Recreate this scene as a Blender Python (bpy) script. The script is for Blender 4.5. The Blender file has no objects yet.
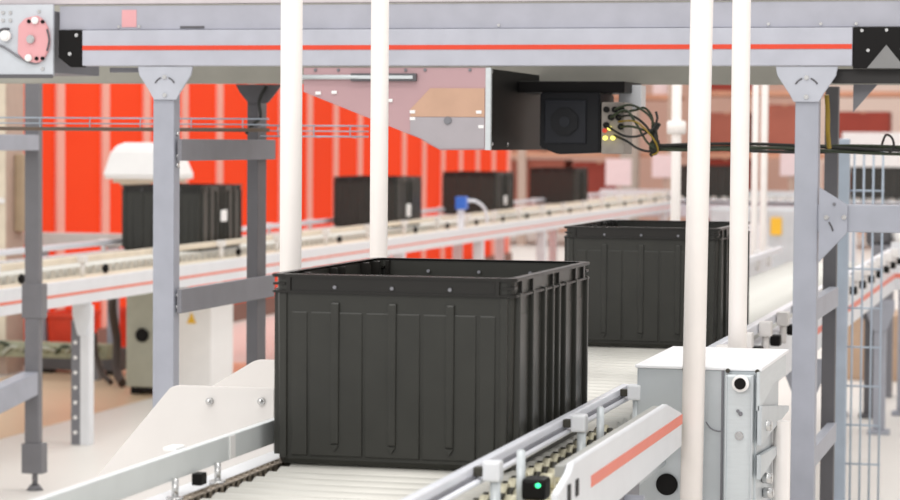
import bpy, bmesh, math, random
from mathutils import Vector, Matrix
random.seed(7)
S = bpy.context.scene
COL = S.collection
RZ = 0.70           # height of the roller tops

# ------------------------------------------------------------------ materials
def lin(c):
    c /= 255.0
    return c / 12.92 if c <= 0.04045 else ((c + 0.055) / 1.055) ** 2.4

MATS = {}
def mat(name, rgb, rough=0.5, metal=0.0, var=0.06, scale=14.0, bump=0.0, emit=None, es=0.0, coat=0.0, stretch=(1, 1, 1), spec=0.5):
    if name in MATS:
        return MATS[name]
    m = bpy.data.materials.new(name); m.use_nodes = True
    nt = m.node_tree; b = nt.nodes['Principled BSDF']
    base = [lin(v) for v in rgb]
    tc = nt.nodes.new('ShaderNodeTexCoord')
    mp = nt.nodes.new('ShaderNodeMapping'); mp.inputs['Scale'].default_value = stretch
    nz = nt.nodes.new('ShaderNodeTexNoise'); nz.inputs['Scale'].default_value = scale; nz.inputs['Detail'].default_value = 4
    nt.links.new(tc.outputs['Object'], mp.inputs['Vector']); nt.links.new(mp.outputs['Vector'], nz.inputs['Vector'])
    rp = nt.nodes.new('ShaderNodeValToRGB')
    rp.color_ramp.elements[0].position = 0.3; rp.color_ramp.elements[1].position = 0.7
    rp.color_ramp.elements[0].color = [max(0, v * (1 - var)) for v in base] + [1]
    rp.color_ramp.elements[1].color = [min(1, v * (1 + var)) for v in base] + [1]
    nt.links.new(nz.outputs['Fac'], rp.inputs['Fac']); nt.links.new(rp.outputs['Color'], b.inputs['Base Color'])
    b.inputs['Roughness'].default_value = rough; b.inputs['Metallic'].default_value = metal
    b.inputs['Specular IOR Level'].default_value = spec
    if coat: b.inputs['Coat Weight'].default_value = coat
    if bump:
        bp = nt.nodes.new('ShaderNodeBump'); bp.inputs['Strength'].default_value = bump; bp.inputs['Distance'].default_value = 0.002
        nt.links.new(nz.outputs['Fac'], bp.inputs['Height']); nt.links.new(bp.outputs['Normal'], b.inputs['Normal'])
    if emit:
        b.inputs['Emission Color'].default_value = [lin(v) for v in emit] + [1]; b.inputs['Emission Strength'].default_value = es
    MATS[name] = m
    return m

BEAM = mat('beam_grey_paint', (183, 185, 196), 0.42)
POST = mat('post_grey_paint', (164, 167, 178), 0.45)
PANEL = mat('upper_panel_grey', (172, 173, 184), 0.45)
DARKP = mat('charcoal_and_shaded_steel', (92, 91, 95), 0.5)  # also carries the shaded tone of the rear gantry posts
MIDP = mat('mid_grey_steel', (124, 124, 130), 0.5)
REARB = mat('drab_grey_paint', (168, 166, 156), 0.55)
BLACKM = mat('black_sheet', (15, 13, 13), 0.5, spec=0.2)
ORANGE = mat('orange_stripe', (222, 66, 36), 0.5, var=0.03)
PINKST = mat('coral_stripe', (232, 126, 106), 0.45, var=0.03)
WHITEP = mat('white_pole_paint', (246, 240, 236), 0.32, var=0.02)
FRAMEW = mat('frame_white_paint', (224, 226, 230), 0.35, var=0.03)
ALU = mat('aluminium', (204, 210, 213), 0.35, 0.12, 0.04, stretch=(1, 1, 12))
RAILW = mat('anodised_rail', (232, 234, 242), 0.28, 0.05, 0.03)
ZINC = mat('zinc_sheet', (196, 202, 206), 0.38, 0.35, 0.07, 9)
STEEL = mat('bright_steel', (205, 205, 205), 0.22, 0.85, 0.03)
ROLL = mat('roller_zinc', (208, 206, 199), 0.42, 0.15, 0.05, 6, stretch=(3, 30, 30))
CRATE = mat('crate_black_plastic', (47, 47, 43), 0.34, 0.0, 0.08, 22, 0.15, spec=0.42)
CRATEI = mat('crate_rim_plastic', (28, 26, 23), 0.34, 0.0, 0.06, 30, spec=0.42)
WPLATE = mat('white_hdpe', (224, 220, 217), 0.4, 0, 0.02)
HOODM = mat('mauve_guard_plate', (186, 152, 156), 0.25, 0.0, 0.05, 4)  # one even mauve tone over the guard plate
TANP = mat('tan_patch', (196, 158, 134), 0.4, 0, 0.05)
GREYP = mat('light_grey_panel', (168, 162, 167), 0.45)
FANM = mat('fan_black', (22, 23, 27), 0.5, spec=0.25)
FANR = mat('fan_grille', (34, 36, 42), 0.5, spec=0.25)
CHAIN = mat('chain_brown', (150, 138, 124), 0.4, 0.5, 0.35, 60)
SPROK = mat('sprocket_dark', (62, 60, 52), 0.5, 0.3)
BRASSY = mat('axle_cream', (222, 216, 190), 0.4, 0.2)
PINK = mat('pink_guard', (226, 166, 170), 0.35, 0, 0.03)
GREENC = mat('cable_green_black', (48, 58, 38), 0.5, 0, 0.3, 60)
YELC = mat('cable_yellow', (150, 124, 34), 0.5)
BLACKC = mat('cable_black', (34, 34, 30), 0.5)
CREAM = mat('cream_paint', (226, 214, 194), 0.5)
CABG = mat('cabinet_grey_green', (172, 174, 160), 0.5)
WHITE = mat('white_sheet', (244, 243, 242), 0.5, 0, 0.02)
YELLOW = mat('warning_yellow', (240, 190, 50), 0.5, 0, 0.03)
BLUE = mat('sensor_blue', (60, 110, 205), 0.4)
REDB = mat('bin_red', (236, 74, 46), 0.45)
OLIVE = mat('olive_duct', (150, 152, 128), 0.6, 0, 0.2, 20)
TERRA = mat('carton_terracotta', (162, 92, 76), 0.8, 0, 0.12, 3)
BRICK = mat('carton_brick_red', (146, 58, 46), 0.8, 0, 0.1, 3)
PEACH = mat('carton_peach', (200, 146, 120), 0.8, 0, 0.08, 3)
PALE = mat('carton_pale_pink', (238, 220, 222), 0.7, 0, 0.03)
RACKM = mat('rack_beige', (190, 166, 152), 0.6)
GREENLED = mat('green_led', (40, 200, 120), 0.4, emit=(60, 235, 150), es=2.0)
YLED = mat('yellow_led', (240, 230, 90), 0.4, emit=(250, 240, 120), es=1.2)
CLIP = mat('pale_blue_wire', (178, 190, 204), 0.4, 0.4)
OCHRE = mat('ochre_carton', (214, 160, 88), 0.8, 0, 0.1, 3)

# ------------------------------------------------------------------ mesh builder (world coordinates)
class MB:
    def __init__(s): s.bm = bmesh.new()
    def box(s, x0, x1, y0, y1, z0, z1, bev=0.0):
        bm = bmesh.new()
        bmesh.ops.create_cube(bm, size=1)
        for v in bm.verts:
            v.co = Vector(((x0 + x1) / 2 + v.co.x * (x1 - x0), (y0 + y1) / 2 + v.co.y * (y1 - y0), (z0 + z1) / 2 + v.co.z * (z1 - z0)))
        if bev:
            bmesh.ops.bevel(bm, geom=bm.edges[:], offset=bev, segments=2, affect='EDGES', profile=0.6)
        return s._add(bm)
    def _add(s, bm):
        me = bpy.data.meshes.new('tmp'); bm.to_mesh(me); bm.free(); s.bm.from_mesh(me); bpy.data.meshes.remove(me); return s
    def prism(s, pts, axis, a, b, bev=0.0):
        """polygon pts in the plane normal to axis, extruded from a to b along axis"""
        bm = bmesh.new()
        def P(p, t):
            return {'x': (t, p[0], p[1]), 'y': (p[0], t, p[1]), 'z': (p[0], p[1], t)}[axis]
        v0 = [bm.verts.new(P(p, a)) for p in pts]; v1 = [bm.verts.new(P(p, b)) for p in pts]
        bm.faces.new(v0); bm.faces.new(v1[::-1])
        n = len(pts)
        for i in range(n): bm.faces.new((v0[i], v1[i], v1[(i + 1) % n], v0[(i + 1) % n]))
        bmesh.ops.recalc_face_normals(bm, faces=bm.faces[:])
        if bev: bmesh.ops.bevel(bm, geom=bm.edges[:], offset=bev, segments=2, affect='EDGES')
        return s._add(bm)
    def cyl(s, p0, p1, r, seg=20, r2=None, bev=0.0):
        p0, p1 = Vector(p0), Vector(p1); d = p1 - p0
        bm = bmesh.new()
        bmesh.ops.create_cone(bm, cap_ends=True, segments=seg, radius1=r, radius2=r if r2 is None else r2, depth=d.length)
        if bev: bmesh.ops.bevel(bm, geom=[e for e in bm.edges if abs(e.verts[0].co.z - e.verts[1].co.z) < 1e-6], offset=bev, segments=2, affect='EDGES')
        for f in bm.faces:
            if abs(f.normal.z) < 0.9: f.smooth = True
        bm.transform(Matrix.Translation((p0 + p1) / 2) @ d.to_track_quat('Z', 'Y').to_matrix().to_4x4())
        return s._add(bm)
    def ball(s, c, r, sx=1, sy=1, sz=1):
        bm = bmesh.new(); bmesh.ops.create_uvsphere(bm, u_segments=12, v_segments=8, radius=r)
        for f in bm.faces: f.smooth = True
        bm.transform(Matrix.Translation(c) @ Matrix.Diagonal((sx, sy, sz, 1)))
        return s._add(bm)
    def tube(s, pts, r, seg=8, sub=6):
        P = [Vector(p) for p in pts]; Q = []
        for i in range(len(P) - 1):
            a, b, c, d = P[max(i - 1, 0)], P[i], P[i + 1], P[min(i + 2, len(P) - 1)]
            for k in range(sub):
                t = k / sub
                Q.append(0.5 * ((2 * b) + (c - a) * t + (2 * a - 5 * b + 4 * c - d) * t * t + (3 * b - a - 3 * c + d) * t ** 3))
        Q.append(P[-1])
        bm = bmesh.new(); rings = []
        for i, q in enumerate(Q):
            t = (Q[min(i + 1, len(Q) - 1)] - Q[max(i - 1, 0)]).normalized()
            u = t.cross(Vector((0.13, 0.31, 0.94))).normalized(); w = t.cross(u)
            rings.append([bm.verts.new(q + r * (math.cos(2 * math.pi * k / seg) * u + math.sin(2 * math.pi * k / seg) * w)) for k in range(seg)])
        for a, b in zip(rings, rings[1:]):
            for k in range(seg):
                f = bm.faces.new((a[k], b[k], b[(k + 1) % seg], a[(k + 1) % seg])); f.smooth = True
        bm.faces.new(rings[0]); bm.faces.new(rings[-1][::-1])
        bmesh.ops.recalc_face_normals(bm, faces=bm.faces[:])
        return s._add(bm)
    def build(s, name, material, parent=None, label=None):
        me = bpy.data.meshes.new(name)
        if parent is not None:
            s.bm.transform(Matrix.Translation(-world_loc(parent)))
        s.bm.to_mesh(me); s.bm.free()
        for m in (material if isinstance(material, (list, tuple)) else [material]): me.materials.append(m)
        o = bpy.data.objects.new(name, me); COL.objects.link(o)
        if parent is not None: o.parent = parent
        if label: o['label'] = label
        return o

def world_loc(o):
    v = Vector((0, 0, 0))
    while o is not None: v += o.location; o = o.parent
    return v
def tag(o, label, cat, group=None):
    o['label'] = label; o['category'] = cat
    if group: o['group'] = group
    return o
def thing(name, loc, label, cat, group=None):
    o = bpy.data.objects.new(name, None); o.empty_display_size = 0.05; o.location = loc; COL.objects.link(o)
    return tag(o, label, cat, group)
def solo(name, mb, m, loc, label, cat, group=None):
    """a thing that is one mesh, its origin at loc"""
    mb.bm.transform(Matrix.Translation(-Vector(loc)))
    o = mb.build(name, m); o.location = loc
    return tag(o, label, cat, group)
def copy_tree(o, parent=None):
    c = o.copy(); COL.objects.link(c)
    if parent is not None: c.parent = parent
    for ch in list(o.children): copy_tree(ch, c)
    return c
def bolt(x, y, z, r, axis, parent, m=None, name='bolt', t=0.004):
    d = {'y': (0, -t, 0), 'x': (t, 0, 0), 'z': (0, 0, t)}[axis]
    return MB().cyl((x, y, z), (x + d[0], y + d[1], z + d[2]), r, 12, bev=min(r, t) * 0.3).build(name, m or STEEL, parent)

# ------------------------------------------------------------------ the setting
def structure(name, mb, m):
    o = mb.build(name, m); o['kind'] = 'structure'; return o

def floor_mat():
    m = mat('polished_floor', (226, 222, 217), 0.5, 0, 0.03, 0.7, spec=0.3)
    return m
structure('floor', MB().box(-16, 14, -2, 36, -0.1, 0.0), floor_mat())
structure('floor_wall_reflection', MB().box(-5.30, -4.22, 8.4, 12.9, 0.0, 0.002), mat('tan_wall_reflection', (224, 198, 168), 0.35, 0, 0.06, 1.2))  # tan strip paints the red wall's reflection onto the floor

def red_wall():
    m = bpy.data.materials.new('red_panels'); m.use_nodes = True
    nt = m.node_tree; b = nt.nodes['Principled BSDF']; b.inputs['Roughness'].default_value = 0.7; b.inputs['Specular IOR Level'].default_value = 0.15
    tc = nt.nodes.new('ShaderNodeTexCoord'); nz = nt.nodes.new('ShaderNodeTexNoise'); nz.inputs['Scale'].default_value = 1.5
    rp = nt.nodes.new('ShaderNodeValToRGB')
    rp.color_ramp.elements[0].color = [lin(v) for v in (248, 66, 20)] + [1]
    rp.color_ramp.elements[1].color = [lin(v) for v in (252, 76, 28)] + [1]
    nt.links.new(tc.outputs['Object'], nz.inputs['Vector']); nt.links.new(nz.outputs['Fac'], rp.inputs['Fac']); nt.links.new(rp.outputs['Color'], b.inputs['Base Color'])
    return m
REDW = red_wall()
BATTEN = mat('pale_batten', (242, 172, 156), 0.55, 0, 0.02)
structure('wall_left', MB().box(-5.62, -5.50, 11.9, 24.3, 0.0, 2.6), REDW)
wb = MB(); y = 12.906 - 0.665
while y < 24.3:
    wb.box(-5.50, -5.485, y - 0.055, y + 0.055, 0.12, 2.6); y += 0.665
structure('trim_1', wb, BATTEN)
structure('baseboard_left', MB().box(-5.50, -5.47, 11.9, 24.3, 0.0, 0.12), mat('brown_baseboard', (128, 92, 80), 0.6))
structure('wall_back', MB().box(-16, 14, 33.0, 33.2, 0, 6.0), mat('cream_wall', (212, 172, 156), 0.8, 0, 0.06, 0.5))
structure('trim_2', MB().box(-3.3, 14, 32.95, 33.0, 0.0, 6.0), mat('cream_wall_panel', (238, 216, 204), 0.8, 0, 0.05, 0.5))
structure('wall_right', MB().box(13.9, 14.1, -2, 33, 0, 6.0), mat('pale_wall', (232, 226, 220), 0.8))
structure('column_back', MB().box(-5.16, -4.96, 28.6, 28.8, 0, 6.0, 0.01), mat('column_grey_beige', (166, 152, 142), 0.7))

# ------------------------------------------------------------------ crates
W, D, H = 0.406, 0.606, 0.306
def rrect(w, d, r, z, n=4):
    out = []
    for cx, cy, a0 in ((w / 2 - r, d / 2 - r, 0), (-w / 2 + r, d / 2 - r, 90), (-w / 2 + r, -d / 2 + r, 180), (w / 2 - r, -d / 2 + r, 270)):
        for k in range(n + 1):
            a = math.radians(a0 + 90 * k / n); out.append((cx + r * math.cos(a), cy + r * math.sin(a), z))
    return out
def loft(bm, rings, close_first=False, close_last=False):
    R = [[bm.verts.new(p) for p in r] for r in rings]
    n = len(R[0])
    for a, b in zip(R, R[1:]):
        for k in range(n): bm.faces.new((a[k], a[(k + 1) % n], b[(k + 1) % n], b[k]))
    if close_first: bm.faces.new(R[0][::-1])
    if close_last: bm.faces.new(R[-1])
def make_crate(label):
    t = thing('plastic_crate', (0, 0, 0), label, 'crate', 'black plastic crates on the conveyors')
    mb = MB(); bm = bmesh.new()
    iw, idp = W - 0.012, D - 0.014
    loft(bm, [rrect(iw - 0.012, idp - 0.012, 0.016, 0.0), rrect(iw - 0.006, idp - 0.006, 0.018, 0.008), rrect(iw, idp, 0.018, H - 0.004),
              rrect(iw - 0.012, idp - 0.012, 0.014, H - 0.004), rrect(iw - 0.022, idp - 0.022, 0.014, 0.008)], True, True)
    bmesh.ops.recalc_face_normals(bm, faces=bm.faces[:])
    mb._add(bm)
    hx, hy = iw / 2 - 0.003, idp / 2 - 0.003
    for s in (-1, 1):
        # short faces: raised panels between seams, narrow ribs
        for x0, x1 in ((-0.168, -0.142), (-0.137, -0.050), (-0.045, 0.045), (0.050, 0.137), (0.142, 0.168)):
            mb.box(x0, x1, s * hy - 0.004, s * hy + 0.004, 0.014, 0.246, 0.002)
        for x in (-0.095, 0.0, 0.095):
            mb.box(x - 0.007, x + 0.007, s * hy - 0.008, s * hy + 0.008, 0.034, 0.262, 0.003)
            mb.prism([(x - 0.007, 0.033), (x + 0.007, 0.033), (x, 0.022)], 'y', s * hy - 0.008, s * hy + 0.008)
        for x in (-0.182, 0.182):
            mb.box(x - 0.006, x + 0.006, s * hy - 0.006, s * hy + 0.006, 0.010, 0.276, 0.002)
        # long faces: deep ribs
        for yv in (-0.272, -0.175, -0.085, -0.020, 0.030, 0.085, 0.175, 0.272):
            mb.box(s * hx - 0.010, s * hx + 0.010, yv - 0.005, yv + 0.005, 0.012, 0.282, 0.002)
        for y0, y1 in ((-0.165, -0.095), (0.095, 0.165), (-0.262, -0.185), (0.185, 0.262)):
            mb.box(s * hx - 0.003, s * hx + 0.003, y0, y1, 0.014, 0.246, 0.0015)
    mb.build('body', CRATE, t)
    # rim: two flanges and the short webs between them
    mb = MB(); bm = bmesh.new()
    loft(bm, [rrect(iw - 0.013, idp - 0.013, 0.014, H - 0.0055), rrect(W, D, 0.012, H - 0.0055), rrect(W, D, 0.012, H), rrect(iw - 0.016, idp - 0.016, 0.014, H)])
    loft(bm, [rrect(iw - 0.004, idp - 0.004, 0.018, H - 0.0305), rrect(W, D, 0.012, H - 0.0305), rrect(W, D, 0.012, H - 0.0265), rrect(iw - 0.004, idp - 0.004, 0.018, H - 0.0265)])
    bmesh.ops.recalc_face_normals(bm, faces=bm.faces[:])
    bmesh.ops.bevel(bm, geom=[e for e in bm.edges if len(e.link_faces) == 2 and e.calc_face_angle(0) > 1.0], offset=0.0012, segments=2, affect='EDGES')
    mb._add(bm)
    for s in (-1, 1):
        for yv in (-0.255, -0.170, -0.020, 0.030, 0.175, 0.245):
            w = 0.007 if abs(yv) > 0.165 and abs(yv) < 0.25 else 0.003
            mb.box(s * (W / 2 - 0.014) - 0.013, s * (W / 2 - 0.014) + 0.013, yv - w, yv + w, H - 0.028, H - 0.004)
        for x in (-0.172, 0.172):
            mb.box(x - 0.003, x + 0.003, s * (D / 2 - 0.014) - 0.013, s * (D / 2 - 0.014) + 0.013, H - 0.028, H - 0.004)
    for sx in (-1, 1):
        for sy in (-1, 1):
            mb.box(sx * (W / 2 - 0.014) - 0.010, sx * (W / 2 - 0.014) + 0.010, sy * (D / 2 - 0.014) - 0.010, sy * (D / 2 - 0.014) + 0.010, H - 0.018, H - 0.014)
    mb.build('rim', CRATEI, t)
    # front band between the flanges of the short ends
    for s in (-1, 1):
        MB().box(-0.168, 0.168, s * (D / 2 - 0.008) - 0.004, s * (D / 2 - 0.008) + 0.004, H - 0.028, H - 0.004).build('end_band', CRATEI, t)
        for x in (-0.095, 0.0, 0.095):  # pale dots paint in the highlights on the ribs
            MB().cyl((x, s * (D / 2 - 0.003) , H - 0.020), (x, s * (D / 2 - 0.0005), H - 0.020), 0.0030, 10).build('glint', MIDP, t, 'small pale stud')
            MB().cyl((x, s * (D / 2 - 0.020), H - 0.022), (x, s * (D / 2 - 0.0235), H - 0.022), 0.0030, 10).build('glint', MIDP, t, 'small pale stud')
    return t
crate = make_crate('big ribbed black crate in sharp focus at the near end of the rollers')
proto = copy_tree(crate)
crate.location = (-1.0485, 4.098, RZ); crate.rotation_euler.z = -0.004
crates = []
def place_crate(x, y, label, rz=0.0):
    c = copy_tree(proto); c.location = (x, y, RZ); c.rotation_euler.z = rz; c['label'] = label; crates.append(c); return c
place_crate(-1.072, 6.558, 'ribbed black crate behind the two right-hand white poles, second on the near conveyor')
c_under_hood = place_crate(-4.16, 11.27, 'blurred black crate below the white hood on the back conveyor')
c_b = place_crate(-4.17, 14.75, 'blurred black crate on the back conveyor, partly behind a white pole, showing a pale mark')
c_c = place_crate(-4.24, 17.70, 'blurred black crate on the back conveyor with a blue sensor in front of it')
c_d = place_crate(-4.36, 21.20, 'blurred black crate just past the red wall, fourth along the back conveyor')
place_crate(-3.55, 24.90, 'distant black crate seen between the two right-hand white poles', math.pi / 2)
place_crate(-1.86, 24.90, 'distant black crate near the right edge, above the bracket arm', math.pi / 2)
for o in list(proto.children): bpy.data.objects.remove(o)
bpy.data.objects.remove(proto)
def side_mark(c, x, y, z, w, h):
    MB().box(x, x + 0.002, y - w / 2, y + w / 2, z - h / 2, z + h / 2, 0.0008).build('side_label', WHITE, c, 'small white label')
side_mark(c_under_hood, -3.957, 11.28, 0.86, 0.09, 0.055)
side_mark(c_b, -3.968, 14.72, 0.80, 0.11, 0.08)
side_mark(c_c, -4.038, 17.70, 0.80, 0.10, 0.07)

# ------------------------------------------------------------------ roller conveyors (run along Y)
def add_leg(root, x, y, w, z1, m, bracket=True):
    lg = MB().box(x - w / 2, x + w / 2, y - 0.02, y + 0.02, 0.02, z1, 0.003)
    lg = lg.build('leg', m, root)
    mb = MB().box(x - w * 0.9, x + w * 0.9, y - 0.04, y + 0.04, 0.0, 0.02, 0.003); mb.build('foot', m, lg)
    if bracket:
        MB().prism([(x - w * 1.2, z1 + 0.01), (x + w * 1.2, z1 + 0.01), (x + w * 1.2, z1 - 0.04), (x + w * 0.55, z1 - 0.12), (x - w * 0.55, z1 - 0.12), (x - w * 1.2, z1 - 0.04)], 'y', y - 0.028, y - 0.018, 0.001).build('bracket', m, lg)
    return lg
def rollers(root, x0, x1, y0, y1, pitch, r, sprocket=True, axis='y'):
    n = int((y1 - y0) / pitch); first = None
    base = world_loc(root)
    for i in range(n):
        y = y0 + pitch * i
        if first is None:
            if axis == 'y':
                first = MB().cyl((x0, y, RZ - r), (x1, y, RZ - r), r, 20, bev=0.003).build('roller', ROLL, root)
                if sprocket:
                    mb = MB().cyl((x1 + 0.012, y, RZ - 0.006), (x1 + 0.022, y, RZ - 0.006), 0.015, 12).cyl((x1, y, RZ - 0.012), (x1 + 0.02, y, RZ - 0.012), 0.008, 10).cyl((x1 + 0.034, y, RZ - 0.006), (x1 + 0.042, y, RZ - 0.006), 0.0145, 12)
                    mb.build('sprocket', SPROK, first)
                    MB().cyl((x1 + 0.042, y, RZ - 0.006), (x1 + 0.066, y, RZ - 0.006), 0.0125, 6, bev=0.002).cyl((x1 + 0.022, y, RZ - 0.006), (x1 + 0.034, y, RZ - 0.006), 0.020, 12).box(x1 + 0.052, x1 + 0.090, y - 0.022, y + 0.022, RZ - 0.030, RZ - 0.020).build('axle_nut', BRASSY, first)
            else:
                first = MB().cyl((y, x0, RZ - r), (y, x1, RZ - r), r, 16, bev=0.003).build('roller', ROLL, root)
            cur = first
        else:
            cur = copy_tree(first, root)
            d = pitch * i
            cur.location = (0, d, 0) if axis == 'y' else (d, 0, 0)

# near conveyor: the section under the first crate
nc = thing('roller_conveyor', (-1.04, 3.6, 0), 'near roller conveyor with orange striped side frame, under the sharp black crate', 'conveyor', 'roller conveyors')
rollers(nc, -1.225, -0.842, 2.40, 4.50, 0.062, 0.027)
fr = MB().prism([(3.32, 0.655), (4.425, 0.675), (4.425, 0.735), (4.255, 0.768), (3.43, 0.768), (3.41, 0.757), (3.32, 0.738)], 'x', -0.690, -0.680, 0.0015).build('side_frame', FRAMEW, nc)
MB().box(-0.6802, -0.6788, 3.56, 4.424, 0.716, 0.733).build('stripe', PINKST, fr, 'orange stripe')
for yy in (3.395, 3.452):
    MB().box(-0.6805, -0.6785, yy - 0.010, yy + 0.010, 0.718, 0.742).build('slot', BLACKM, fr, 'dark slot')
MB().box(-0.712, -0.698, 2.3, 3.33, 0.640, 0.705, 0.002).build('side_frame', ALU, nc)
MB().box(-0.706, -0.6915, 3.42, 4.26, 0.748, 0.764, 0.001).build('ledge', mat('ledge_grey', (158, 158, 154), 0.45), nc)
MB().box(-0.800, -0.722, 2.4, 4.50, 0.660, 0.668, 0.001).build('ledge', mat('drab_ledge', (176, 172, 156), 0.5, 0, 0.1), nc)
MB().box(-0.748, -0.720, 2.3, 4.50, 0.630, 0.640, 0.001).build('ledge', ZINC, nc)
MB().box(-1.322, -1.282, 2.3, 4.50, 0.630, 0.690, 0.002).build('side_frame', FRAMEW, nc)
# chain along the left ends of the rollers
mb = MB(); y = 2.4
k = 0
while y < 4.5:
    z = 0.691
    for xo in (-1.262, -1.246):
        mb.box(xo - 0.002, xo + 0.002, y - 0.016, y + 0.016, z - 0.008, z + 0.006, 0.0015)
    mb.cyl((-1.264, y + 0.013, z), (-1.244, y + 0.013, z), 0.006, 8)
    y += 0.026
mb.build('drive_chain', CHAIN, nc, 'brown drive chain')
MB().box(-1.275, -1.232, 2.3, 4.5, 0.662, 0.678, 0.001).build('chain_track', SPROK, nc)
for xx, yy in ((-0.74, 3.98), (-1.30, 3.98), (-0.74, 2.6), (-1.30, 2.6)):
    add_leg(nc, xx, yy, 0.06, 0.64, POST)
MB().box(-0.74, -0.70, 3.90, 4.10, 0.56, 0.66, 0.004).build('cross_bracket', MIDP, nc)

# left guide rail
gl = thing('guide_rail', (-1.28, 3.5, RZ), 'flat grey metal side rail left of the near crate, on short pins', 'rail', 'conveyor side rails')
MB().box(-1.286, -1.273, 2.5, 4.45, 0.721, 0.7595, 0.0015).build('rail_bar', mat('left_rail_grey', (222, 227, 228), 0.35, 0, 0.03), gl)
for yy in (3.40, 3.585, 2.9):
    MB().cyl((-1.266, yy, 0.690), (-1.266, yy, 0.726), 0.005, 12).cyl((-1.266, yy, 0.692), (-1.266, yy, 0.699), 0.013, 12).build('pin', STEEL, gl)
MB().box(-1.272, -1.256, 3.485, 3.510, 0.704, 0.722, 0.002).build('clamp', BLACKM, gl, 'small black clamp block')
MB().box(-1.273, -1.2715, 3.66, 3.685, 0.722, 0.758).build('splice_plate', WHITE, gl)
MB().box(-1.308, -1.287, 3.46, 3.50, 0.757, 0.763, 0.002).build('pad', WHITE, gl)

# right guide rail
gr = thing('guide_rail', (-0.81, 3.6, RZ), 'white twin rail right of the near crate, on bracket blocks above the sprockets', 'rail', 'conveyor side rails')
mb = MB().box(-0.825, -0.810, 2.5, 4.62, 0.752, 0.7655, 0.003); mb.build('rail_bar', RAILW, gr)
MB().box(-0.814, -0.808, 2.5, 4.62, 0.742, 0.753, 0.001).build('channel', MIDP, gr)
MB().cyl((-0.804, 2.5, 0.744), (-0.804, 4.62, 0.744), 0.0045, 14).build('lower_bar', RAILW, gr)
for yy in (3.375, 4.00, 4.53):
    b_ = MB().box(-0.797, -0.772, yy - 0.014, yy + 0.014, 0.745, 0.774, 0.004).build('bracket_block', FRAMEW, gr)
    MB().cyl((-0.781, yy, 0.660), (-0.781, yy, 0.747), 0.0075, 14).build('pin', ALU, b_)
    MB().box(-0.810, -0.797, yy - 0.012, yy + 0.004, 0.752, 0.765, 0.001).build('clip', SPROK, b_, 'dark clip')
for yy in (3.50, 4.12):
    MB().cyl((-0.772, yy, 0.665), (-0.772, yy, 0.775), 0.0065, 14, bev=0.002).build('post', ALU, gr)

ps = thing('photo_sensor', (-0.765, 3.50, 0.70), 'small black sensor with a green light beside the right rail', 'sensor')
MB().box(-0.765, -0.730, 3.470, 3.515, 0.705, 0.737, 0.006).build('housing', BLACKM, ps)
MB().ball((-0.740, 3.469, 0.728), 0.0035, 1.2, 0.5, 1).build('light', GREENLED, ps, 'lit green light')
se = thing('cable_elbow', (-0.775, 4.11, 0.70), 'small dark cable elbow among the sprockets by the middle rail block', 'cable')
MB().tube([(-0.760, 4.02, 0.700), (-0.752, 4.08, 0.713), (-0.750, 4.14, 0.708), (-0.765, 4.18, 0.695)], 0.008).build('sleeve', BLACKC, se)

# rear section of the near line
rc = thing('roller_conveyor', (-1.04, 7.6, 0), 'far half of the near roller line, under the second crate and behind the zinc cabinet', 'conveyor', 'roller conveyors')
rollers(rc, -1.235, -0.818, 4.56, 11.25, 0.072, 0.027, False)
MB().box(-0.805, -0.775, 4.98, 11.25, 0.575, 0.712, 0.002).build('side_frame', FRAMEW, rc)
MB().box(-0.7752, -0.7735, 7.6, 11.25, 0.628, 0.648).build('stripe', PINKST, rc, 'coral stripe')
MB().box(-1.385, -1.355, 4.70, 11.5, 0.60, 0.72, 0.002).build('side_frame', FRAMEW, rc)
for side in (-1, 1):
    gx = -1.29 if side < 0 else -0.795
    g = MB().box(gx - 0.012, gx + 0.012, 4.75 if side > 0 else 4.6, 11.25, 0.735, 0.760, 0.004).build('rail', RAILW, rc)
    for i in range(16):
        yy = 5.20 + i * 0.39
        px = gx + 0.03 * side
        MB().box(px - 0.016, px + 0.016, yy - 0.02, yy + 0.02, 0.728, 0.766, 0.004).cyl((px, yy, 0.68), (px, yy, 0.73), 0.009, 10).build('rail_bracket', WPLATE, g)
        if side > 0:
            MB().box(-0.772, -0.745, yy + 0.15, yy + 0.19, 0.69, 0.720, 0.006).build('clamp', BLACKM, g, 'dark clamp')
for xx in (-0.88, -1.02):
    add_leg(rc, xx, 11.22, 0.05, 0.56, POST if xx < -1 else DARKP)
for xx in (-0.79, -1.37):
    for yy in (5.4, 7.6, 10.6):
        add_leg(rc, xx, yy, 0.05, 0.56, POST)

# ------------------------------------------------------------------ white square-corner guide plates, left of the crate
def guide_plate(yp, x0, x1, xb, zt, zb, label):
    t = thing('guide_plate', ((x0 + x1) / 2, yp, 0), label, 'guide plate', 'white guide plates')
    MB().prism([(x0, zt - 0.004), (x0 + 0.012, zt), (x1, zt), (x1, 0.56), (xb, 0.56), (xb, zb)], 'y', yp, yp + 0.012, 0.002).build('plate', WPLATE, t)
    MB().prism([(x1 - 0.05, 0.02), (x1 - 0.01, 0.02), (x1 - 0.01, 0.66), (x1 - 0.05, 0.66)], 'y', yp + 0.02, yp + 0.06, 0.003).build('support_post', POST, t)
    for px, pz in ((x0 + 0.074, zt - 0.025), (x0 + 0.168, zt - 0.022)):
        b_ = MB().cyl((px, yp, pz), (px, yp - 0.008, pz), 0.0065, 10).ball((px, yp - 0.008, pz), 0.005).build('bolt', STEEL, t)
    return t
guide_plate(4.05, -1.518, -1.327, -1.70, 0.794, 0.575, 'nearer white plate with two bolts, left of the sharp crate')
guide_plate(4.62, -1.560, -1.327, -1.66, 0.790, 0.725, 'rear white plate half hidden by the bolted plate, left of the sharp crate')

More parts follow.
